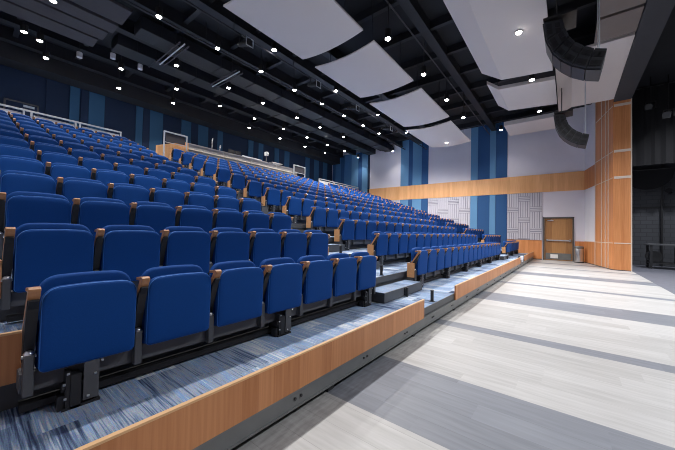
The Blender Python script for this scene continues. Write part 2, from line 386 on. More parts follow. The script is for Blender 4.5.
def diffuser(y0, y1, z0, z1, label):
    t = empty('ribbed_panel', (XE, (y0+y1)/2, z0), label, 'wall panel', 'pale ribbed panels under the wood band')
    rel(MB().box(XE-.02, XE-.002, y0, y1, z0, z1), t).build('backing', M['diff_back'], t)
    m_ = MB(); cw = .65; nc = max(1, round((y1-y0)/cw)); cw = (y1-y0)/nc; per = 1.22; hb = .30
    for c in range(nc):
        a, b = y0+c*cw, y0+(c+1)*cw
        z = z1 + (0 if c % 2 else per/2) - .18
        while z > z0:
            h0, h1 = max(z-hb, z0), min(z, z1)
            if h1 > h0+.02:
                k = 3; st = (h1-h0)/k
                for i in range(k): m_.box(XE-.055, XE-.02, a+.012, b-.012, h0+i*st+.016, h0+(i+1)*st-.018)
            v0, v1 = max(z-per, z0), min(z-hb, z1)
            if v1 > v0+.02:
                k = 5; st = (b-a)/k
                for i in range(k): m_.box(XE-.055, XE-.02, a+i*st+.012, a+(i+1)*st-.016, v0, v1-.006)
            z -= per
        zt = z1 + (0 if c % 2 else per/2) - .18
        if zt < z1-.03:
            k = 5; st = (b-a)/k
            for i in range(k): m_.box(XE-.055, XE-.02, a+i*st+.012, a+(i+1)*st-.016, zt+.006, z1)
    rel(m_, t).build('ribs', M['diff'], t)
diffuser(1.16, 2.87, 1.09, 3.78, 'pale ribbed wall panel between the exit door and the blue stripes')
diffuser(4.96, 7.72, 1.2, 3.78, 'wide pale ribbed wall panel between the two lower blue striped panels')
diffuser(9.87, 12.55, 2.6, 3.78, 'pale ribbed wall panel showing only above the upper seat rows')

# trash bin
tb = empty('trash_bin', (19.55, -.44, 0), 'round brushed metal trash bin standing beside the exit door', 'trash bin')
def lathe(prof, n=24):
    return MB().rings([[(r*math.cos(2*PI*i/n), r*math.sin(2*PI*i/n), z) for i in range(n)] for r, z in prof])
lathe([(.19, 0), (.195, .03), (.195, .72), (.19, .73)]).build('body', M['silver'], tb, smooth=True)
lathe([(.201, .72), (.203, .74), (.203, .80), (.19, .83), (.11, .84), (.10, .81), (.02, .81)]).build('lid', M['channel'], tb, smooth=True)
lathe([(.199, 0), (.201, .005), (.201, .035), (.197, .04)]).build('base_ring', M['black'], tb, smooth=True)

# ------------------------------------------------------------------ tiers
for n in range(1, N+1):
    y0 = deck_y(n); y1 = deck_y(n+1)+.02 if n < N else YB; z = deck_z(n)
    mb = MB()
    mb.box(XL, XE, y0+.012, y1, z-.02, z, 0)
    mb.box(XL, XE, y0, y0+.012, z-.10, z-.001, 1)
    mb.box(XL, XE, y0+.03, y1, z-(.12 if n == 1 else RISE+.02), z-.02, 1)
    o = mb.build('seating_tier', [M['carpet'], M['grey_steel']])
    tag(o, 'streaked blue carpet tier carrying the %s row of seats' % ORD[n], None, 'carpeted tiers of the seating', 'structure')
struct(MB().box(XL, XE, YF+.12, 2.3, .002, .18).build('trim_tier_base', M['blackp']))
# under-tier steel channel
ch = empty('support_channel', (9.5, YF+.02, .05), 'grey steel channel running along the floor edge under the wood fascias', 'channel')
rel(MB().box(XL, XE-.25, YF-.012, YF+.04, .06, .185).box(XL, XE-.25, YF-.025, YF+.0, .17, .19).box(XL, XE-.25, YF-.02, YF, .055, .068), ch).build('channel_beam', M['channel'], ch)
m_ = MB()
for k in range(22):
    for dx in (0, .06): m_.tube((.6+k*.9+dx, YF-.014, .125), (.6+k*.9+dx, YF-.022, .125), .011, 8)
rel(m_, ch).build('bolts', M['black'], ch)
for k in range(12):
    x = .2+k*1.7; rel(MB().box(x, x+.08, YF+.01, YF+.06, 0, .07), ch).build('foot', M['black'], ch)
# wood fascia panels
def fascia(x0, x1, label, y=YF, z0=.19, z1=.44):
    o = empty('fascia_panel', ((x0+x1)/2, y, z0), label, 'fascia panel', 'wood fascia panels along the tier front')
    rel(MB().box(x0, x1, y-.03, y-.008, z0, z1-.012), o).build('veneer_board', M['wood'], o)
    rel(MB().box(x0, x1, y-.032, y-.006, z1-.012, z1), o).build('edge_band', M['wood_edge'], o)
    return o
fascia(XL, 3.86, 'wood fascia panel in front of the left block, nearest the camera')
fascia(5.27, 14.05, 'wood fascia panel in front of the centre block beyond the first aisle gap')
fascia(15.5, XE-.28, 'short wood fascia panel at the far end beside the end wall')
o = fascia(XL, .225, 'wood riser panel left of the front row, at the step up to the second tier', 2.42, .46, .74)
wp = empty('guide_pad', (14.75, YF-.02, .2), 'small pale pad between the two far wood fascia panels', 'pad')
rel(MB().box(14.62, 14.95, YF-.03, YF+.04, .20, .45), wp).build('pad_block', M['wall_white'], wp, bevel=.02)
rel(MB().box(14.66, 14.91, YF-.034, YF-.03, .24, .30), wp).build('pad_plate', M['rail'], wp)

# aisle steps and sockets
STEP = None
side = ('left', 'right')
for ai, (a0, a1) in enumerate(AIS):
    for n in range(1, N):
        yb = deck_y(n+1); z = deck_z(n)
        t = empty('aisle_step', ((a0+a1)/2, yb-.18, z), 'carpeted half step in the %s aisle between %s and %s rows' % (side[ai], ORD[n], ORD[n+1]), 'step', 'half steps in the %s aisle' % side[ai])
        if ai == 0 and n == 1:
            hw = (a1-a0)/2-.04
            MB().box(-hw, hw, -.155, .165, .125, .150).build('tread', M['carpet'], t)
            MB().box(-hw, hw, -.172, -.155, .01, .152).box(-hw, -hw+.015, -.155, .165, .01, .15).box(hw-.015, hw, -.155, .165, .01, .15).box(-hw, hw, .165, .172, .05, .152).build('frame', M['grey_steel'], t)
            MB().box(-.05, .05, -.19, -.172, .03, .14).tube((0, -.20, 0.0), (0, -.20, .15), .022, 8).build('socket_bracket', M['black'], t)
            STEP = t
        else:
            for c in STEP.children: copy_tree(c, t)
    for n in range(1, N+1):
        o = MB().tube((0, 0, 0), (0, 0, .008), .04, 12).tube((0, 0, .0), (0, 0, .165), .024, 12).tube((0, 0, .165), (0, 0, .17), .027, 12).build('rail_socket', M['black'])
        o.location = ((a0+a1)/2-.05, deck_y(n)+.07, deck_z(n))
        tag(o, 'black handrail socket post in the %s aisle at the %s tier' % (side[ai], ORD[n]), 'post', 'handrail sockets in the %s aisle' % side[ai])

# ------------------------------------------------------------------ seats
def outline(w, z0, z1, rt, rb, inset, seg=5, arch=.0):
    x = w/2-inset; a, b = z0+inset, z1-inset; rt = max(rt-inset, .004); rb = max(rb-inset, .004)
    pts = []
    for cx, cz, r, t0 in ((x-rb, a+rb, rb, -PI/2), (x-rt, b-rt, rt, 0), (-x+rt, b-rt, rt, PI/2), (-x+rb, a+rb, rb, PI)):
        for i in range(seg+1):
            t = t0 + PI/2*i/seg; pts.append((cx+r*math.cos(t), cz+r*math.sin(t)))
        if t0 == 0:
            for i in range(1, 6): 
                f = i/6; pts.append(((x-rt)*(1-2*f), b))
    return [(px, pz + arch*(1-(px/(w/2))**2)*((pz-z0)/(z1-z0))) for px, pz in pts]
def pad(w, z0, z1, rt, rb, y0, y1, lean, r=.022, arch=.012, bulge=.008):
    """upholstered slab between y0 (front) and y1 at the bottom, leaning back by lean at the top"""
    prof = [(y0-bulge, .09), (y0-bulge*.6, .05), (y0, r), (y0+r*.3, r*.3), (y0+r, 0), (y1-r, 0), (y1-r*.3, r*.3), (y1, r), (y1+bulge*.5, .06)]
    return MB().rings([[(px, y+lean*(pz-z0)/(z1-z0), pz) for px, pz in outline(w, z0, z1, rt, rb, ins, arch=arch)] for y, ins in prof])
ME = {}
ME['seat'] = pad(.435, .245, .690, .070, .03, .0, .065, -.012, r=.016, bulge=.004).mesh('seat', M['fabric'], smooth=True, angle=60)
def piping(w, z0, z1, rt, rb, y, lean, rad=.0045, arch=.012):
    c = [(px, y+lean*(pz-z0)/(z1-z0), pz) for px, pz in outline(w, z0, z1, rt, rb, .004, arch=arch)]
    m = MB(); n = len(c); k = 5
    for i in range(n):
        a, b = Vector(c[i-1]), Vector(c[(i+1) % n]); d = (b-a).normalized(); u = Vector((0, 1, 0)); w_ = d.cross(u)
        for j in range(k): m.v.append(tuple(Vector(c[i])+rad*(math.cos(2*PI*j/k)*u+math.sin(2*PI*j/k)*w_)))
    for i in range(n):
        for j in range(k):
            i2, j2 = (i+1) % n, (j+1) % k
            m.f.append((i*k+j, i*k+j2, i2*k+j2, i2*k+j)); m.m.append(0)
    return m
ME['piping'] = piping(.435, .245, .690, .070, .03, .012, -.012).mesh('piping', M['piping'], smooth=True)
ME['backrest'] = pad(.440, .235, .738, .080, .03, .078, .138, .03, r=.016, bulge=.004).mesh('backrest', M['fabric'], smooth=True, angle=60)
# arm: slanting wood front with a cap
def arm_mesh():
    m = MB()
    pr = [(-.055, .700), (-.035, .712), (.05, .700), (.055, .685), (.00, .675), (.125, .47), (.10, .455), (-.04, .66)]
    # cap and slanted front board, as two convex pieces
    m.prism_x([(-.055, .690), (.055, .682), (.05, .702), (-.035, .713), (-.055, .703)], -.0235, .0235)
    m.prism_x([(-.055, .692), (-.04, .665), (.115, .455), (.135, .463), (-.01, .690)], -.0235, .0235)
    return m
ME['armrest'] = arm_mesh().mesh('armrest', M['arm_wood'], bevel=.004)
ME['arm_inset'] = MB().prism_x([(-.042, .640), (.075, .482), (.082, .487), (-.035, .648)], -.019, .019).prism_x([(-.03, .66), (-.01, .66), (.115, .48), (.115, .30), (.09, .30)], -.0225, .0225).mesh('arm_inset', M['blackp'])
ME['standard'] = MB().box(-.018, .018, .08, .15, .16, .50).box(-.021, .021, .035, .085, .13, .345).mesh('standard', M['grey_steel'], bevel=.006)
ME['pivot_cap'] = MB().ball((0, .06, .345), .024, 10, sz=.9).tube((-.028, .06, .335), (.028, .06, .335), .010, 8).mesh('pivot_cap', M['silver'], smooth=True, angle=60)
ME['end_panel'] = MB().box(-.012, .012, .055, .195, .205, .475).mesh('end_panel', M['end_wood'], bevel=.005)

def make_seat():
    r = bpy.data.objects.new('theatre_seat', None); r.empty_display_size = .2; COL.objects.link(r)
    q = link('seat', ME['seat'], r); link('piping', ME['piping'], q); link('backrest', ME['backrest'], r)
    a = link('armrest', ME['armrest'], r, (-.25, 0, 0)); link('arm_inset', ME['arm_inset'], a)
    s = link('standard', ME['standard'], r, (-.25, 0, 0)); link('pivot_cap', ME['pivot_cap'], s)
    return r
PROTO = make_seat(); used = False
def add_end(r, sgn):
    if sgn > 0:
        a = link('armrest', ME['armrest'], r, (.25, .06, -.035)); link('arm_inset', ME['arm_inset'], a)
        s = link('standard', ME['standard'], r, (.25, 0, 0)); link('pivot_cap', ME['pivot_cap'], s)
    link('end_panel', ME['end_panel'], r, (.25*sgn+.036*sgn, 0, 0))
BLOCKS = [('left', .23, 7, .5), ('centre', 5.2, 17, .5), ('right', 15.25, 8, .5)]
INDIV = None  # filled below: which seats are separate things
SEATS = []
for bn, x0, cnt, p in BLOCKS:
    for n in range(1, N+1):
        for k in range(cnt): SEATS.append((bn, n, k, cnt, x0+p*(k+.5)-(.035 if bn == 'left' and n > 1 else 0), chair_y(n), deck_z(n)))
# the seats that show smallest: runs of indices into SEATS
MASS = [i for a, b in ((192, 192), (208, 209), (223, 226), (239, 243), (254, 260), (270, 277), (285, 294), (301, 311), (317, 319), (322, 327), (330, 332), (335, 335), (337, 337), (342, 343), (345, 345), (349, 351), (356, 359), (363, 367), (371, 375), (378, 383), (386, 391), (393, 408), (410, 415)) for i in range(a, b+1)]
def place_seat(i):
    global used
    bn, n, k, cnt, x, y, z = SEATS[i]
    r = PROTO if not used else copy_tree(PROTO)
    used = True
    r.location = (x, y, z)
    if k == 0 and not (n == 1 and bn == 'left'): add_end(r, -1)
    if k == cnt-1: add_end(r, 1)
    if k == 0: where = 'at the left end of'
    elif k == cnt-1: where = 'at the right end of'
    elif k < cnt/2: where = '%s from the left in' % ORD[k+1]
    else: where = '%s from the right in' % ORD[cnt-k]
    tag(r, 'blue tip-up seat %s the %s row of the %s block' % (where, ORD[n], bn), 'seat', 'blue tip-up seats of the %s block' % bn)
for i in range(len(SEATS)):
    if i not in MASS: place_seat(i)
# the seats furthest away, as one object
def bake_mass():
    parts = [('seat', 0), ('backrest', 0), ('armrest', 1), ('standard', 2)]
    bm = bmesh.new()
    me0 = {}
    for i in MASS:
        bn, n, k, cnt, x, y, z = SEATS[i]
        for nm, mi in parts:
            off = (x, y, z) if mi == 0 else (x-.25, y, z)
            nv = len(bm.verts); bm.from_mesh(ME[nm]); bm.verts.ensure_lookup_table()
            for v in bm.verts[nv:]: v.co += Vector(off)
            bm.faces.ensure_lookup_table()
    me = bpy.data.meshes.new('theatre_seats')
    # material per face by order
    bm.to_mesh(me); bm.free()
    for m in ('fabric', 'arm_wood', 'grey_steel'): me.materials.append(M[m])
    idx = []; sm = []
    for i in MASS:
        for nm, mi in parts:
            idx += [mi]*len(ME[nm].polygons); sm += [mi == 0]*len(ME[nm].polygons)
    me.polygons.foreach_set('material_index', idx); me.polygons.foreach_set('use_smooth', sm)
    me.set_sharp_from_angle(angle=math.radians(60))
    return me
if MASS:
    o = link('theatre_seats', bake_mass())
    tag(o, 'mass of small distant blue tip-up seats in the upper right rows', 'seats', 'blue tip-up seats far off', 'stuff')

# support beams with bolted feet
ft = MB()
ft.box(-.085, .085, -.04, .13, 0, .014); ft.box(.005, .075, -.045, -.03, .03, .245, 2); ft.box(-.07, -.05, -.035, .12, .0, .21); ft.box(.06, .075, -.03, .12, .0, .21)
ft.box(-.05, -.005, -.04, .03, .0, .19); ft.box(-.03, .05, -.02, .11, .01, .14); ft.tube((-.085, 0, .12), (-.05, 0, .12), .03, 8); ft.box(-.10, -.07, -.02, .05, .0, .08)
for bx, bz in ((-.07, .205), (-.085, .15), (-.08, .07), (.08, .235), (.02, .05), (.05, .17)):
    ft.tube((bx, -.048, bz), (bx+.012, -.048, bz), .007, 6, 1)
FOOT = ft.mesh('foot_bracket', [M['black'], M['silver'], M['grey_steel']])
for bn, x0, cnt, p in BLOCKS:
    for n in range(1, N+1):
        L = cnt*p
        t = empty('support_beam', (x0, chair_y(n), deck_z(n)), 'dark steel beam holding the %s row seats of the %s block' % (ORD[n], bn), 'beam', 'steel beams under the %s block seats' % bn)
        MB().box(-.03, L+.03, .085, .20, .135, .24).build('beam', M['dark_steel'], t, bevel=.008)
        MB().box(-.02, L+.02, .12, .2, .02, .06).build('cable_tray', M['blackp'], t)
        nf = max(2, round(L/1.62)+1)
        for k in range(nf): link('foot_bracket', FOOT, t, (.215+(L-.43)*k/(nf-1), .05, 0))

# ------------------------------------------------------------------ rear rails and control booth
zt = deck_z(N)
def rail(x0, x1, y, ztop, label, posts, infill=(.62, .08), name='guard_rail', r=.024):
    t = empty(name, ((x0+x1)/2, y, zt), label, 'railing')
    m_ = MB().box(x0, x1, y-r, y+r, ztop-2*r, ztop).box(x0, x1, y-.015, y+.015, zt+.08, zt+.11)
    for px in posts: m_.box(px-r, px+r, y-r, y+r, zt, ztop-2*r)
    rel(m_, t).build('frame', M['rail'], t, bevel=.006)
    xs = sorted(posts)
    for a, b in zip(xs[:-1], xs[1:]):
        if b-a < .3: continue
        rel(MB().box(a+.05, b-.05, y-.006, y+.006, zt+.13, ztop-infill[1]-2*r), t).build('infill_panel', M['mesh_panel'], t)
    return t
RY = 13.62
rail(XL+.05, 3.65, RY, 5.01, 'pale metal guard rail with perforated infill behind the left block', (XL+.08, 1.05, 1.22, 2.30, 2.42, 3.62))
rail(15.1, XE-.1, RY, 5.0, 'pale metal guard rail with perforated infill behind the right block', (15.13, 16.7, 16.82, 18.4, XE-.13))
def gate(x0, x1, label):
    t = empty('booth_gate', ((x0+x1)/2, RY-.12, zt), label, 'railing'); y = RY-.12
    rel(MB().box(x0, x1, y-.025, y+.025, 5.42, 5.47).box(x0, x0+.05, y-.025, y+.025, zt, 5.42).box(x1-.05, x1, y-.025, y+.025, zt, 5.42).box(x0+.05, x1-.05, y-.015, y+.015, 4.98, 5.01), t).build('frame', M['rail'], t, bevel=.006)
    rel(MB().box(x0+.09, x1-.09, y-.006, y+.006, 5.04, 5.38), t).build('infill_panel', M['baffle'], t)
gate(5.1, 6.08, 'pale gate frame at the left end of the control booth')
gate(12.6, 13.62, 'pale gate frame at the right end of the control booth')
bt = empty('control_booth', (9.3, RY+.1, zt), 'long grey control booth counter behind the centre block', 'counter')
rel(MB().box(6.2, 13.0, RY, RY+.08, zt, 5.18), bt).build('front_wall', M['booth'], bt)
rel(MB().box(6.2, 13.0, RY-.05, RY, 4.93, 4.97), bt).build('front_ledge', M['cream'], bt)
rel(MB().box(6.2, 13.0, RY-.02, RY+.95, 5.18, 5.22), bt).build('counter_top', M['booth'], bt)
m_ = MB()
for x in (7.9, 9.6, 11.3): m_.box(x-.012, x+.012, RY-.012, RY, zt, 5.18)
rel(m_, bt).build('joint_strips', M['rail'], bt)
rel(MB().prism_y([(4.88, zt), (6.2, zt), (6.2, 5.22), (6.0, 5.22), (4.88, 4.8)], RY+.0, RY+.06), bt).build('wood_end', M['wood_band'], bt)
# things on the booth counter
cz = 5.22
t = empty('mixing_console', (10.2, 14.1, cz), 'long pale mixing console on the control booth counter', 'mixing console')
MB().prism_x([(-.35, 0), (.35, 0), (.35, .16), (-.35, .05)], -.65, .65).build('body', M['dark_steel'], t, bevel=.01)
MB().prism_x([(-.33, .053), (.33, .158), (.33, .164), (-.33, .059)], -.62, .62).build('fader_surface', M['rail'], t)
MB().box(-.66, .66, .33, .37, .0, .30).build('meter_bridge', M['rail'], t)
for x, l in ((8.8, 'dark computer monitor left of the mixing console'), (9.2, 'dark computer monitor next to the mixing console')):
    t = empty('monitor', (x, 14.35, cz), l, 'monitor', 'monitors on the booth counter')
    MB().box(-.18, .18, -.02, .02, .14, .42).build('screen_case', M['blackp'], t, bevel=.008)
    MB().box(-.165, .165, .02, .023, .155, .405).build('screen', M['screen'], t)
    MB().box(-.03, .03, -.01, .02, .01, .2).box(-.1, .1, -.08, .1, 0, .012).build('stand', M['blackp'], t)
t = empty('equipment_stand', (11.1, 14.3, cz+.025), 'slim stand with a pale headed device right of the mixing console', 'stand')
MB().tube((0, 0, .0), (0, 0, .62), .03, 8).tube((-.1, 0, .01), (.1, 0, .01), .02, 6).tube((0, 0, .3), (.1, 0, .0), .02, 6).tube((0, 0, .3), (-.1, 0, .0), .02, 6).build('stand_legs', M['grey_steel'], t)
MB().box(-.075, .075, -.1, .1, .55, .78).tube((0, -.1, .66), (0, -.17, .66), .045, 10).build('device_head', M['mesh_panel'], t, bevel=.02)
t = empty('side_table', (11.85, 14.3, cz), 'small pale raised shelf at the right of the booth counter', 'shelf')
MB().box(-.4, .4, -.15, .15, .24, .27).build('top', M['rail'], t); 
for x in (-.36, .36): MB().box(x-.02, x+.02, -.1, .1, 0, .24).build('leg', M['grey_steel'], t)
for x, h_, l in ((7.62, .55, 'slim pale microphone stand at the left of the booth counter'), (8.05, .3, 'short pale gooseneck lamp on the booth counter')):
    t = empty('gooseneck_stand', (x, 14.2, cz), l, 'stand')
    MB().tube((0, 0, 0), (0, 0, .02), .07, 12).tube((0, 0, 0), (0, 0, h_), .014, 8).build('stem', M['rail'], t)
    MB().tube((0, 0, h_), (0, -.05, h_+.13), .03, 8).build('head', M['rail'], t)

# ------------------------------------------------------------------ ceiling furniture
for i, y in enumerate((3.6, 6.9, 8.3, 9.8, 11.5, 14.0, 15.4)):
    struct(MB().box(XL, XE, y-.07, y+.07, 7.75, 8.2).box(XL, XE, y-.14, y+.14, 7.73, 7.76).build('ceiling_beam', M['beam']))
for i in range(12):
    x = .9+i*1.65
    struct(MB().box(x-.04, x+.04, -1.4, YB, 7.95, 8.2).box(x-.07, x+.07, -1.4, YB, 7.93, 7.96).build('ceiling_joist', M['beam']))
struct(MB().box(XL, XE-.09, 15.6, YB-.1, 7.2, 8.2).build('ceiling_soffit', M['ceil']))
def duct(x0, x1, y0, y1, z0, z1, label):
    t = empty('air_duct', ((x0+x1)/2, (y0+y1)/2, z1), label, 'duct')
    rel(MB().box(x0, x1, y0, y1, z0, z1), t).build('duct_body', M['duct'], t, bevel=.02)
    x = x0+1.2
    while x < x1-.2:
        rel(MB().box(x-.025, x+.025, y0-.025, y1+.025, z0-.025, z1-.01), t).build('flange', M['beam'], t); x += 1.5
    x = x0+.6
    while x < x1:
        for ya in (y0-.02, y1): rel(MB().box(x-.015, x+.015, ya, ya+.02, z0, 8.2), t).build('hanger_strap', M['beam'], t)
        x += 3
duct(3.2, XE-.12, 10.45, 11.1, 7.52, 7.92, 'large dark rectangular duct along the ceiling over the middle rows')
duct(3.0, XE-.12, 12.0, 12.7, 7.52, 7.92, 'large dark rectangular duct along the ceiling over the rear rows')
for i, (x0, x1, y0, y1) in enumerate(((.3, 2.55, 12.3, 12.95), (.3, 2.65, 11.6, 12.2), (.3, 2.75, 10.95, 11.5), (.3, 2.8, 9.9, 10.8))):
    t = empty('ceiling_baffle', ((x0+x1)/2, (y0+y1)/2, 7.6), 'charcoal baffle board under the ceiling, %s from the back of the four' % ORD[i+1], 'baffle', 'charcoal baffles over the left block')
    rel(MB().box(x0, x1, y0, y1, 7.52, 7.6), t).build('board', M['baffle'], t, bevel=.01)
    rel(MB().tube((x0+.3, (y0+y1)/2, 7.6), (x0+.3, (y0+y1)/2, 8.2), .012, 6).tube((x1-.3, (y0+y1)/2, 7.6), (x1-.3, (y0+y1)/2, 8.2), .012, 6), t).build('hangers', M['beam'], t)
for i, (x, y0, y1) in enumerate(((4.3, 9.95, 11.95), (6.35, 9.95, 11.95))):
    t = empty('cable_tray', (x, (y0+y1)/2, 7.4), 'three pale conduits side by side on a ceiling tray %s' % ('nearer the left wall' if i == 0 else 'nearer the middle'), 'cable tray', 'ceiling cable trays')
    for dx in (-.14, 0, .14): rel(MB().tube((x+dx, y0, 7.4), (x+dx, y1, 7.4), .022, 8), t).build('conduit', M['baffle'] if dx else M['rail'], t)
    rel(MB().box(x-.2, x+.2, y0+.2, y0+.24, 7.42, 7.45).box(x-.2, x+.2, y1-.24, y1-.2, 7.42, 7.45).box(x-.19, x-.17, y0+.2, y0+.22, 7.45, 8.198).box(x+.17, x+.19, y1-.22, y1-.2, 7.45, 8.198), t).build('tray_bars', M['beam'], t)
def pipe(y, z, x0, x1, label, r=.03, m='beam'):
    t = empty('lighting_pipe', ((x0+x1)/2, y, z), label, 'pipe')
    rel(MB().tube((x0, y, z), (x1, y, z), r, 10), t).build('pipe_run', M[m], t)
    m_ = MB(); x = x0+.5
    while x < x1: m_.tube((x, y, z), (x, y, 8.2), .012, 6); x += 2.4
    rel(m_, t).build('pipe_hangers', M['beam'], t)
pipe(3.85, 7.55, XL+.1, XE-.1, 'thin ceiling pipe running between the white clouds and the stage reflectors', .022, 'baffle')
pipe(7.85, 7.25, XL+.1, XE-.1, 'black lighting pipe carrying stage spotlights behind the white clouds', .03)
pipe(9.5, 7.5, XL+.1, XE-.1, 'black lighting pipe over the middle rows')
for i, x in enumerate((5.09, 8.17, 10.8, 14.03)):
    t = empty('stage_spotlight', (x, 7.78, 7.25), 'stage spotlight with square gel frame on the pipe, %s from the left' % ORD[i+1], 'spotlight', 'stage spotlights on the pipe')
    a, b = Vector((0, .15, -.22)), Vector((.0, -.28, -.32))
    MB().tube(a, b, .085, 12, r2=.10).tube(a+Vector((0, .12, .03)), a, .06, 12, r2=.085).build('barrel', M['blackp'], t)
    MB().box(-.15, -.13, -.02, .02, -.28, -.03).box(.13, .15, -.02, .02, -.28, -.03).box(-.15, .15, -.02, .02, -.05, -.03).tube((0, 0, -.04), (0, .035, -.01), .02, 6).build('yoke', M['black'], t)
    f_ = MB(); s_, y_ = .13, -.30
    f_.box(-s_, s_, y_, y_+.015, -.33+s_-.025, -.33+s_).box(-s_, s_, y_, y_+.015, -.33-s_, -.33-s_+.025).box(-s_, -s_+.025, y_, y_+.015, -.33-s_, -.33+s_).box(s_-.025, s_, y_, y_+.015, -.33-s_, -.33+s_)
    f_.build('gel_frame', M['rail'], t)

# white clouds: curved in Y, hung in a line along X
def cloud(x0, x1, label, y0=4.24, y1=6.42, z=6.6, sag=.10, skew=0.):
    t = empty('ceiling_cloud', ((x0+x1)/2, (y0+y1)/2, z), label, 'ceiling cloud', 'white curved clouds in a line over the seats')
    k = 14; th = .035; low = []; up = []
    for i in range(k+1):
        f = i/k; y = y0+(y1-y0)*f; zz = z-sag*(1-(2*f-1)**2)
        low.append((y, zz)); up.append((y, zz+th))
    m_ = MB()
    for i in range(k):
        (ya, za), (yb, zb) = low[i], low[i+1]
        m_.hexa([(x0, ya, za), (x1, ya, za), (x1, yb, zb), (x0, yb, zb)], [(x0, ya, za+th), (x1, ya, za+th), (x1, yb, zb+th), (x0, yb, zb+th)])
    # drop inner faces between strips by rebuilding as one shell
    m2 = MB(); rings = []
    n0 = 0
    poly = low + up[::-1]
    m2.v = [(x0, y, zz) for y, zz in poly] + [(x1, y, zz) for y, zz in poly]
    P_ = len(poly)
    m2.f = [tuple(range(P_))[::-1], tuple(range(P_, 2*P_))] + [(i, (i+1) % P_, P_+(i+1) % P_, P_+i) for i in range(P_)]
    m2.m = [0, 0] + [0]*P_
    rel(m2, t).build('panel', M['cloud'], t, smooth=True, angle=30)
    rel(MB().box(x0-.012, x0, y0, y1, z-.02, z+.075).box(x1, x1+.012, y0, y1, z-.02, z+.075).box(x0, x1, y0-.012, y0, z-.01, z+.075).box(x0, x1, y1, y1+.012, z-.01, z+.075), t) if False else None
    e_ = MB().box(x0, x1, y0-.012, y0-.001, z-.005, z+th+.006).box(x0, x1, y1+.001, y1+.012, z-.005, z+th+.006)
    rel(e_, t).build('edge_trim', M['cloud_edge'], t)
    h_ = MB()
    for x in (x0+.4, x1-.4):
        for y in (y0+.3, y1-.3): h_.tube((x, y, z), (x, y, 8.2), .010, 6)
    rel(h_, t).build('hanger_rods', M['beam'], t)
    return t
for (a, b), l in zip(((3.62, 6.28), (6.82, 9.45), (10.12, 13.35), (13.55, 17.1)),
                     ('white curved ceiling cloud nearest the camera', 'white curved ceiling cloud, second from the camera', 'white curved ceiling cloud, third from the camera', 'white curved ceiling cloud farthest off, with a downlight in it')):
    cloud(a, b, l, z=6.47 if a > 13 else 6.6)

def profile_panel(name, x0, x1, prof, th, label, cat, group=None, m='cloud'):
    t = empty(name, ((x0+x1)/2, prof[0][0], prof[0][1]), label, cat, group)
    poly = prof + [(y, z+th) for y, z in prof[::-1]]
    m2 = MB(); P_ = len(poly)
    m2.v = [(x0, y, zz) for y, zz in poly] + [(x1, y, zz) for y, zz in poly]
    m2.f = [tuple(range(P_))[::-1], tuple(range(P_, 2*P_))] + [(i, (i+1) % P_, P_+(i+1) % P_, P_+i) for i in range(P_)]
    m2.m = [0]*len(m2.f)
    rel(m2, t).build('panel', M[m], t)
    ym, zm = (prof[0][0]+prof[-1][0])/2, min(p[1] for p in prof)+th
    h_ = MB()
    for x in (x0+.3, x1-.3): h_.tube((x, prof[0][0]-.01, prof[0][1]+th*.5), (x, prof[0][0]-.01, 8.2), .010, 6).tube((x, prof[-1][0]+.01, prof[-1][1]+th*.5), (x, prof[-1][0]+.01, 8.2), .010, 6)
    rel(h_, t).build('hanger_rods', M['beam'], t)
    return t
GR = 'white folded reflectors in front of the stage'
profile_panel('ceiling_reflector', 5.4, 11.05, [(2.40, 6.98), (1.78, 6.56), (.39, 6.43)], .08, 'large folded white reflector over the front floor with one downlight set in it', 'reflector', GR)
profile_panel('ceiling_reflector', 11.95, 14.25, [(2.42, 6.98), (2.02, 6.66), (.36, 6.53)], .12, 'smaller folded white reflector, second from the camera, before the far end', 'reflector', GR)
profile_panel('ceiling_reflector', 17.0, 18.95, [(2.62, 6.95), (.54, 6.95)], .2, 'flat white reflector farthest off beside the end wall', 'reflector', GR)
GS = 'soffit panels along the stage header'
profile_panel('soffit_panel', 11.3, 16.15, [(.34, 6.72), (-.09, 6.95), (-1.44, 6.95)], .08, 'long white soffit panel along the stage header above the far loudspeakers', 'soffit panel', GS)
profile_panel('soffit_panel', 10.05, 11.18, [(-.58, 6.97), (-1.44, 6.97)], .08, 'dark taupe soffit panel beside the near loudspeaker array, second along the header', 'soffit panel', GS, 'shaded')
profile_panel('soffit_panel', 8.0, 9.93, [(-.58, 6.97), (-1.44, 6.97)], .08, 'dark taupe soffit panel at the top edge above the near loudspeaker array', 'soffit panel', GS, 'shaded')  # both near panels carry their shade as a darker colour

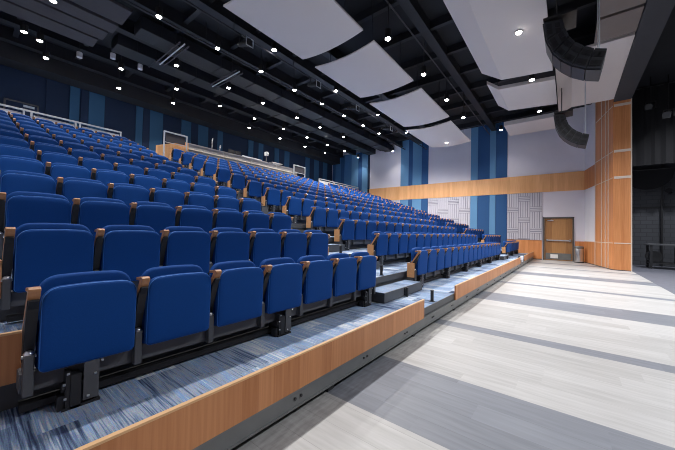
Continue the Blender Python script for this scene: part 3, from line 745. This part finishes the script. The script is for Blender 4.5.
# line arrays: boxes hung in a curve
def line_array(x0, label, ztop=6.8):
    t = empty('line_array', (x0+.3, 0, 5.8), label, 'loudspeaker', 'black curved loudspeaker arrays')
    out = [(0.414, 5.766), (0.369, 5.377), (0.251, 5.061), (0.122, 4.882), (-0.049, 4.712), (-0.260, 4.582), (-0.487, 4.501)]
    inn = [(0.097, 5.709), (0.057, 5.515), (-0.008, 5.320), (-0.105, 5.166), (-0.235, 5.036), (-0.389, 4.931), (-0.568, 4.858)]
    for i in range(6):
        a, b, c, d = Vector(out[i]), Vector(out[i+1]), Vector(inn[i+1]), Vector(inn[i])
        cen = (a+b+c+d)/4; sh = lambda p: tuple(cen+(p-cen)*.965)
        q = [sh(a), sh(b), sh(c), sh(d)]
        cab = MB().prism_x(q, x0, x0+.6)
        cb = rel(cab, t).build('cabinet', M['speaker'], t, bevel=.012)
        # curved grille on the outer face
        n_ = Vector(((b-a).y, -(b-a).x)).normalized()
        if n_.dot(a-d) < 0: n_ = -n_
        g0, g1 = cen+(a-cen)*.95, cen+(b-cen)*.95
        rel(MB().prism_x([tuple(g0), tuple(g1), tuple(g1+n_*.03), tuple(g0+n_*.03)], x0+.04, x0+.56), t).build('grille', M['grille'], t)
        ax = (b-a); ax2 = (d-a)
        for fu, fv in ((.3, .25), (.62, .25), (.3, .68), (.62, .68)):
            c0 = a+ax*fu+ax2*fv
            e1, e2 = ax.normalized()*.05, ax2.normalized()*.045
            sq = [c0-e1-e2, c0+e1-e2, c0+e1+e2, c0-e1+e2]
            rel(MB().prism_x([tuple(p) for p in sq], x0-.010, x0+.01), t).build('rigging_plate', M['blackp'], cb)
    rel(MB().box(x0-.02, x0+.62, -.12, .42, 5.78, 5.83).tube((x0+.1, .2, 5.83), (x0+.1, .2, ztop), .012, 6).tube((x0+.5, .2, 5.83), (x0+.5, .2, ztop), .012, 6), t).build('fly_frame', M['black'], t)
    rel(MB().tube((x0+.1, -.46, 4.9), (x0+.1, -.46, ztop), .009, 8).tube((x0+.5, -.46, 4.9), (x0+.5, -.46, ztop), .009, 8), t).build('tilt_cable', M['rail'], t)
    return t
line_array(7.3, 'black curved loudspeaker array hanging nearest the camera beside the stage header', 8.2)
line_array(13.15, 'black curved loudspeaker array hanging farther off in front of the wood proscenium', 6.71)

# ------------------------------------------------------------------ stage furniture
t = empty('stage_border', (18.9, -4.5, 4.9), 'black cloth border hanging across the dark stage', 'curtain')
m_ = MB(); k = 60
vv = [(18.8+.05*math.sin(i*1.9), -2.02-i*.11) for i in range(k+1)]
for (xa, ya), (xb, yb) in zip(vv[:-1], vv[1:]): m_.hexa([(xa, ya, 4.6), (xb, yb, 4.6), (xb+.02, yb, 4.6), (xa+.02, ya, 4.6)], [(xa, ya, 8.1), (xb, yb, 8.1), (xb+.02, yb, 8.1), (xa+.02, ya, 8.1)])
rel(m_, t).build('cloth', M['drape'], t, smooth=True, angle=80)
rel(MB().tube((18.82, -2.0, 8.12), (18.82, -8.8, 8.12), .03, 8), t).build('batten', M['black'], t)
t = empty('cloth_swag', (20.2, -3.0, 4.6), 'rounded black cloth swag below the stage border', 'curtain')
pts = [(-.9+1.8*i/16, -.95*math.sqrt(max(0, 1-((i-8)/8)**2))) for i in range(17)]
m_ = MB().hexa([(0, y, z) for y, z in pts], [(.05, y, z) for y, z in pts]); m_.build('cloth', M['drape'], t)
MB().tube((.02, -1.0, .02), (.02, 1.0, .02), .03, 8).build('batten', M['black'], t)
o = MB().tube((0, 0, 0), (0, 0, 8.1), .035, 10).box(-.05, .05, -.05, .05, 3.0, 3.2).build('wall_pipe', M['black']); o.location = (20.45, -3.5, 0)
tag(o, 'black upright pipe against the grey stage wall', 'pipe')
o = MB().box(20.56, 20.6, -8.5, -2.1, 2.78, 2.86).build('wall_rail', M['black']); tag(o, 'thin dark rail along the grey stage wall above the table', 'rail')
t = empty('wall_fixture', (20.45, -3.75, 3.5), 'small dark clamp light on the grey stage wall beside the pipe', 'lamp')
MB().tube((0, 0, 0), (-.16, .06, .08), .10, 10, r2=.13).build('lamp_head', M['blackp'], t); MB().box(.0, .15, -.03, .03, -.04, .04).build('bracket', M['black'], t)
# rolling table in the stage wing
t = empty('rolling_table', (18.95, -3.35, 0), 'dark rolling table with a drape standing on the dark stage', 'table')
MB().box(-.45, .45, -1.3, .6, 1.02, 1.09).build('table_top', M['grey_steel'], t, bevel=.01)
MB().box(-.4, .4, -1.25, .55, .22, .27).build('lower_shelf', M['black'], t)
for x in (-.38, .38):
    for y in (-1.2, .5):
        l_ = MB().box(x-.04, x+.04, y-.04, y+.04, .12, 1.02).build('leg', M['black'], t)
        MB().tube((x-.03, y, .06), (x+.03, y, .06), .06, 12).build('caster', M['black'], l_)
MB().box(-.3, .3, -1.1, -.3, .27, .95).build('drawer_case', M['blackp'], t, bevel=.02)
t = empty('round_case', (18.9, -2.98, .27), 'dark round case on the lower shelf of the rolling table', 'case')
MB().tube((-.2, 0, .26), (.2, 0, .26), .25, 20).build('body', M['black'], t, bevel=.01); MB().tube((-.21, 0, .26), (-.2, 0, .26), .20, 20).build('lid', M['blackp'], t)
for i, (x, y, z) in enumerate(((17.9, -2.75, 7.0), (18.1, -3.3, 6.6))):
    t = empty('stage_lamp', (x, y, z), 'black stage lamp hanging in the dark stage opening, %s' % ('upper' if i == 0 else 'lower'), 'spotlight', 'lamps in the stage opening')
    MB().tube((0, 0, 0), (-.3, .12, -.16), .10, 12, r2=.13).build('barrel', M['duct'], t)
    MB().box(-.02, .02, -.16, -.14, -.15, .15).box(-.02, .02, .14, .16, -.15, .15).box(-.02, .02, -.16, .16, .13, .15).tube((0, 0, .15), (0, 0, 8.2-z), .015, 6).build('yoke', M['black'], t)
    MB().box(-.34, -.33, -.0, .24, -.3, -.28).box(-.34, -.33, -.0, .24, -.06, -.04).box(-.34, -.33, -.0, .02, -.3, -.04).box(-.34, -.33, .22, .24, -.3, -.04).build('gel_frame', M['duct'], t)

# ------------------------------------------------------------------ ceiling downlights
LIGHTS = [ # x, y, z, power factor
 (.95, 13.27, 7.3), (1.32, 13.48, 7.3), (1.61, 14.67, 7.3), (1.27, 10.79, 7.3), (3.22, 9.13, 7.3), (3.47, 13.31, 7.3), (3.82, 14.85, 7.15), (4.99, 9.14, 7.3), (4.63, 11.33, 7.3),
 (5.44, 13.24, 7.3), (5.97, 14.86, 7.3), (7.48, 13.31, 7.3), (6.72, 11.31, 7.3), (6.16, 7.68, 7.3), (6.73, 9.12, 7.3), (8.48, 9.16, 7.3), (8.49, 11.32, 7.3), (9.44, 13.25, 7.3),
 (10.15, 14.76, 7.3), (10.19, 9.1, 7.3), (10.68, 11.29, 7.3), (12.48, 11.26, 7.3), (11.43, 13.2, 7.3), (12.5, 14.76, 7.3), (13.36, 13.15, 7.3), (14.72, 14.67, 7.3), (15.33, 13.14, 7.3),
 (16.83, 14.61, 7.3), (9.58, 7.78, 7.3), (11.9, 9.09, 7.3), (12.79, 7.63, 7.3), (13.62, 9.06, 7.3), (15.29, 9.0, 7.3), (14.59, 11.17, 7.3), (17.21, 13.04, 7.3), (19.33, 13.27, 7.3),
 (19.18, 10.09, 7.3), (16.06, 7.57, 7.3), (6.90, 3.84, 6.55), (9.17, 3.75, 6.55), (11.47, 3.74, 6.55), (13.66, 3.71, 6.55), (18.69, 3.02, 7.3), (14.9, .97, 6.6), (11.5, .97, 6.5), (8.52, 1.0, 6.46), (16.35, 5.3, 6.36),
 # the run of the same fittings carried on past the top of the frame
 (2.3, 3.85, 6.55), (4.6, 3.85, 6.55), (2.9, 7.68, 7.3), (1.5, 9.1, 7.3), (0.05, 3.85, 6.55)]
HOUS = MB().rings([[(r*math.cos(2*PI*i/16), r*math.sin(2*PI*i/16), z) for i in range(16)] for r, z in ((.05, .26), (.09, .24), (.09, .0), (.078, .0), (.075, .02))]).mesh('housing', M['blackp'], smooth=True)
LENS = MB().rings([[(r*math.cos(2*PI*i/16), r*math.sin(2*PI*i/16), z) for i in range(16)] for r, z in ((.070, .018), (.064, -.014), (.025, -.026))]).mesh('lens', M['lens'], smooth=True)
STEM = MB().tube((0, 0, .26), (0, 0, .6), .012, 6).tube((0, 0, .6), (0, 0, .63), .06, 10).mesh('stem', M['black'])
ld = bpy.data.lights.new('downlight', 'SPOT'); ld.energy = 330; ld.spot_size = math.radians(105); ld.spot_blend = .9; ld.shadow_soft_size = .06; ld.color = (1, .96, .92)
lf = bpy.data.lights.new('downlight_front', 'SPOT'); lf.energy = 475; lf.spot_size = math.radians(125); lf.spot_blend = .9; lf.shadow_soft_size = .08; lf.color = (1, .97, .94)
lz = bpy.data.lights.new('downlight_dim', 'SPOT'); lz.energy = 130; lz.spot_size = math.radians(110); lz.spot_blend = .9; lz.shadow_soft_size = .06; lz.color = (1, .96, .92)
lw_ = bpy.data.lights.new('downlight_wide', 'SPOT'); lw_.energy = 800; lw_.spot_size = math.radians(150); lw_.spot_blend = .7; lw_.shadow_soft_size = .06; lw_.color = (1, .96, .92)
yname = {14.75: 'rearmost', 13.25: 'second rear', 11.3: 'third rear', 9.1: 'fourth rear', 7.65: 'fifth rear', 4.15: 'front cloud-side', 1.0: 'reflector'}
cnt_ = {}
for x, y, z in sorted(LIGHTS, key=lambda q: q[0]):
    key = min(yname, key=lambda k: abs(k-y)); cnt_[key] = cnt_.get(key, 0)+1
    lab = 'lit round ceiling downlight, %s from the left in the %s line' % (ORD[cnt_[key]], yname[key])
    t = empty('ceiling_downlight', (x, y, z), lab, 'ceiling light', 'round ceiling downlights')
    link('housing', HOUS, t); link('lens', LENS, t)
    if y > 3 and z != 6.36: 
        s_ = MB().tube((0, 0, .26), (0, 0, 8.2-z), .012, 6).build('stem', M['black'], t)
    front = y < 6 and x < 18
    side_wash = x > 11.5 and 5 < y < 10.5 and x < 18.5
    lo = bpy.data.objects.new('lamp', lz if x > 18.5 else lw_ if side_wash else lf if front else ld); COL.objects.link(lo); lo.location = (0, 0, -.05); lo.parent = t
OFFL = MB().rings([[(r*math.cos(2*PI*i/12), r*math.sin(2*PI*i/12), z) for i in range(12)] for r, z in ((.03, .2), (.085, .18), (.085, .0), (.02, -.02))]).mesh('body', M['lens_off'], smooth=True)
for i, (x, y) in enumerate(((2.35, 13.75), (3.1, 12.85), (3.95, 12.85))):
    t = empty('ceiling_fitting', (x, y, 7.35), 'small pale unlit ceiling fitting over the left rear seats, %s from the left' % ORD[i+1], 'ceiling fitting', 'pale unlit ceiling fittings')
    link('body', OFFL, t); MB().tube((0, 0, .19), (0, 0, .85), .012, 6).build('stem', M['black'], t)

# added lights, unseen behind the header, to brighten the stage
ls = bpy.data.lights.new('added_stage_light', 'SPOT'); ls.energy = 1400; ls.spot_size = math.radians(140); ls.spot_blend = .8; ls.shadow_soft_size = .15; ls.color = (.92, .95, 1)
for i, (x, y) in enumerate(((16.2, -4.6), (12.0, -4.2), (8.0, -4.2), (4.5, -4.2))):
    t = empty('added_stage_light', (x, y, 7.6), 'added unseen light over the stage floor behind the header, %s from the far wing' % ORD[i+1], 'added light', 'added stage lights')
    MB().rings([[(r_*math.cos(2*PI*j/16), r_*math.sin(2*PI*j/16), z) for j in range(16)] for r_, z in ((.05, .3), (.16, .1), (.2, 0), (.18, 0), (.14, .06))]).build('shade', M['black'], t, smooth=True)
    MB().ball((0, 0, .06), .06, 10).build('bulb', M['lens'], t); MB().tube((0, 0, .3), (0, 0, .6), .012, 6).build('stem', M['black'], t)
    lo = bpy.data.objects.new('lamp', ls); COL.objects.link(lo); lo.location = (0, 0, -.03); lo.parent = t
# ------------------------------------------------------------------ world, camera
w = bpy.data.worlds.new('World'); sc.world = w; w.use_nodes = True
bg = w.node_tree.nodes['Background']; bg.inputs['Color'].default_value = (.5, .55, .65, 1); bg.inputs['Strength'].default_value = .02

yaw, pit, rol = map(math.radians, (38.21, 1.27, 1.22))
f = Vector((math.cos(yaw)*math.cos(pit), math.sin(yaw)*math.cos(pit), math.sin(pit)))
r = Vector((math.sin(yaw), -math.cos(yaw), 0)); u = r.cross(f)
Rv = math.cos(rol)*r + math.sin(rol)*u; Uv = math.cos(rol)*u - math.sin(rol)*r
cd = bpy.data.cameras.new('Camera'); cam = bpy.data.objects.new('Camera', cd); COL.objects.link(cam)
cd.sensor_fit = 'HORIZONTAL'; cd.sensor_width = 36; cd.lens = 293.2/675*36; cd.clip_start = .02
mt = Matrix((( Rv.x, Uv.x, -f.x, 0), (Rv.y, Uv.y, -f.y, 0), (Rv.z, Uv.z, -f.z, 1.33), (0, 0, 0, 1)))
cam.matrix_world = mt
sc.camera = cam
sc.view_settings.view_transform = 'Standard'; sc.view_settings.look = 'None'; sc.view_settings.gamma = 1; sc.view_settings.exposure = 0
sc.view_settings.use_curve_mapping = False
sc.cycles.use_denoising = True; sc.cycles.filter_width = 1.0
sc.cycles.max_bounces = 6; sc.cycles.diffuse_bounces = 4
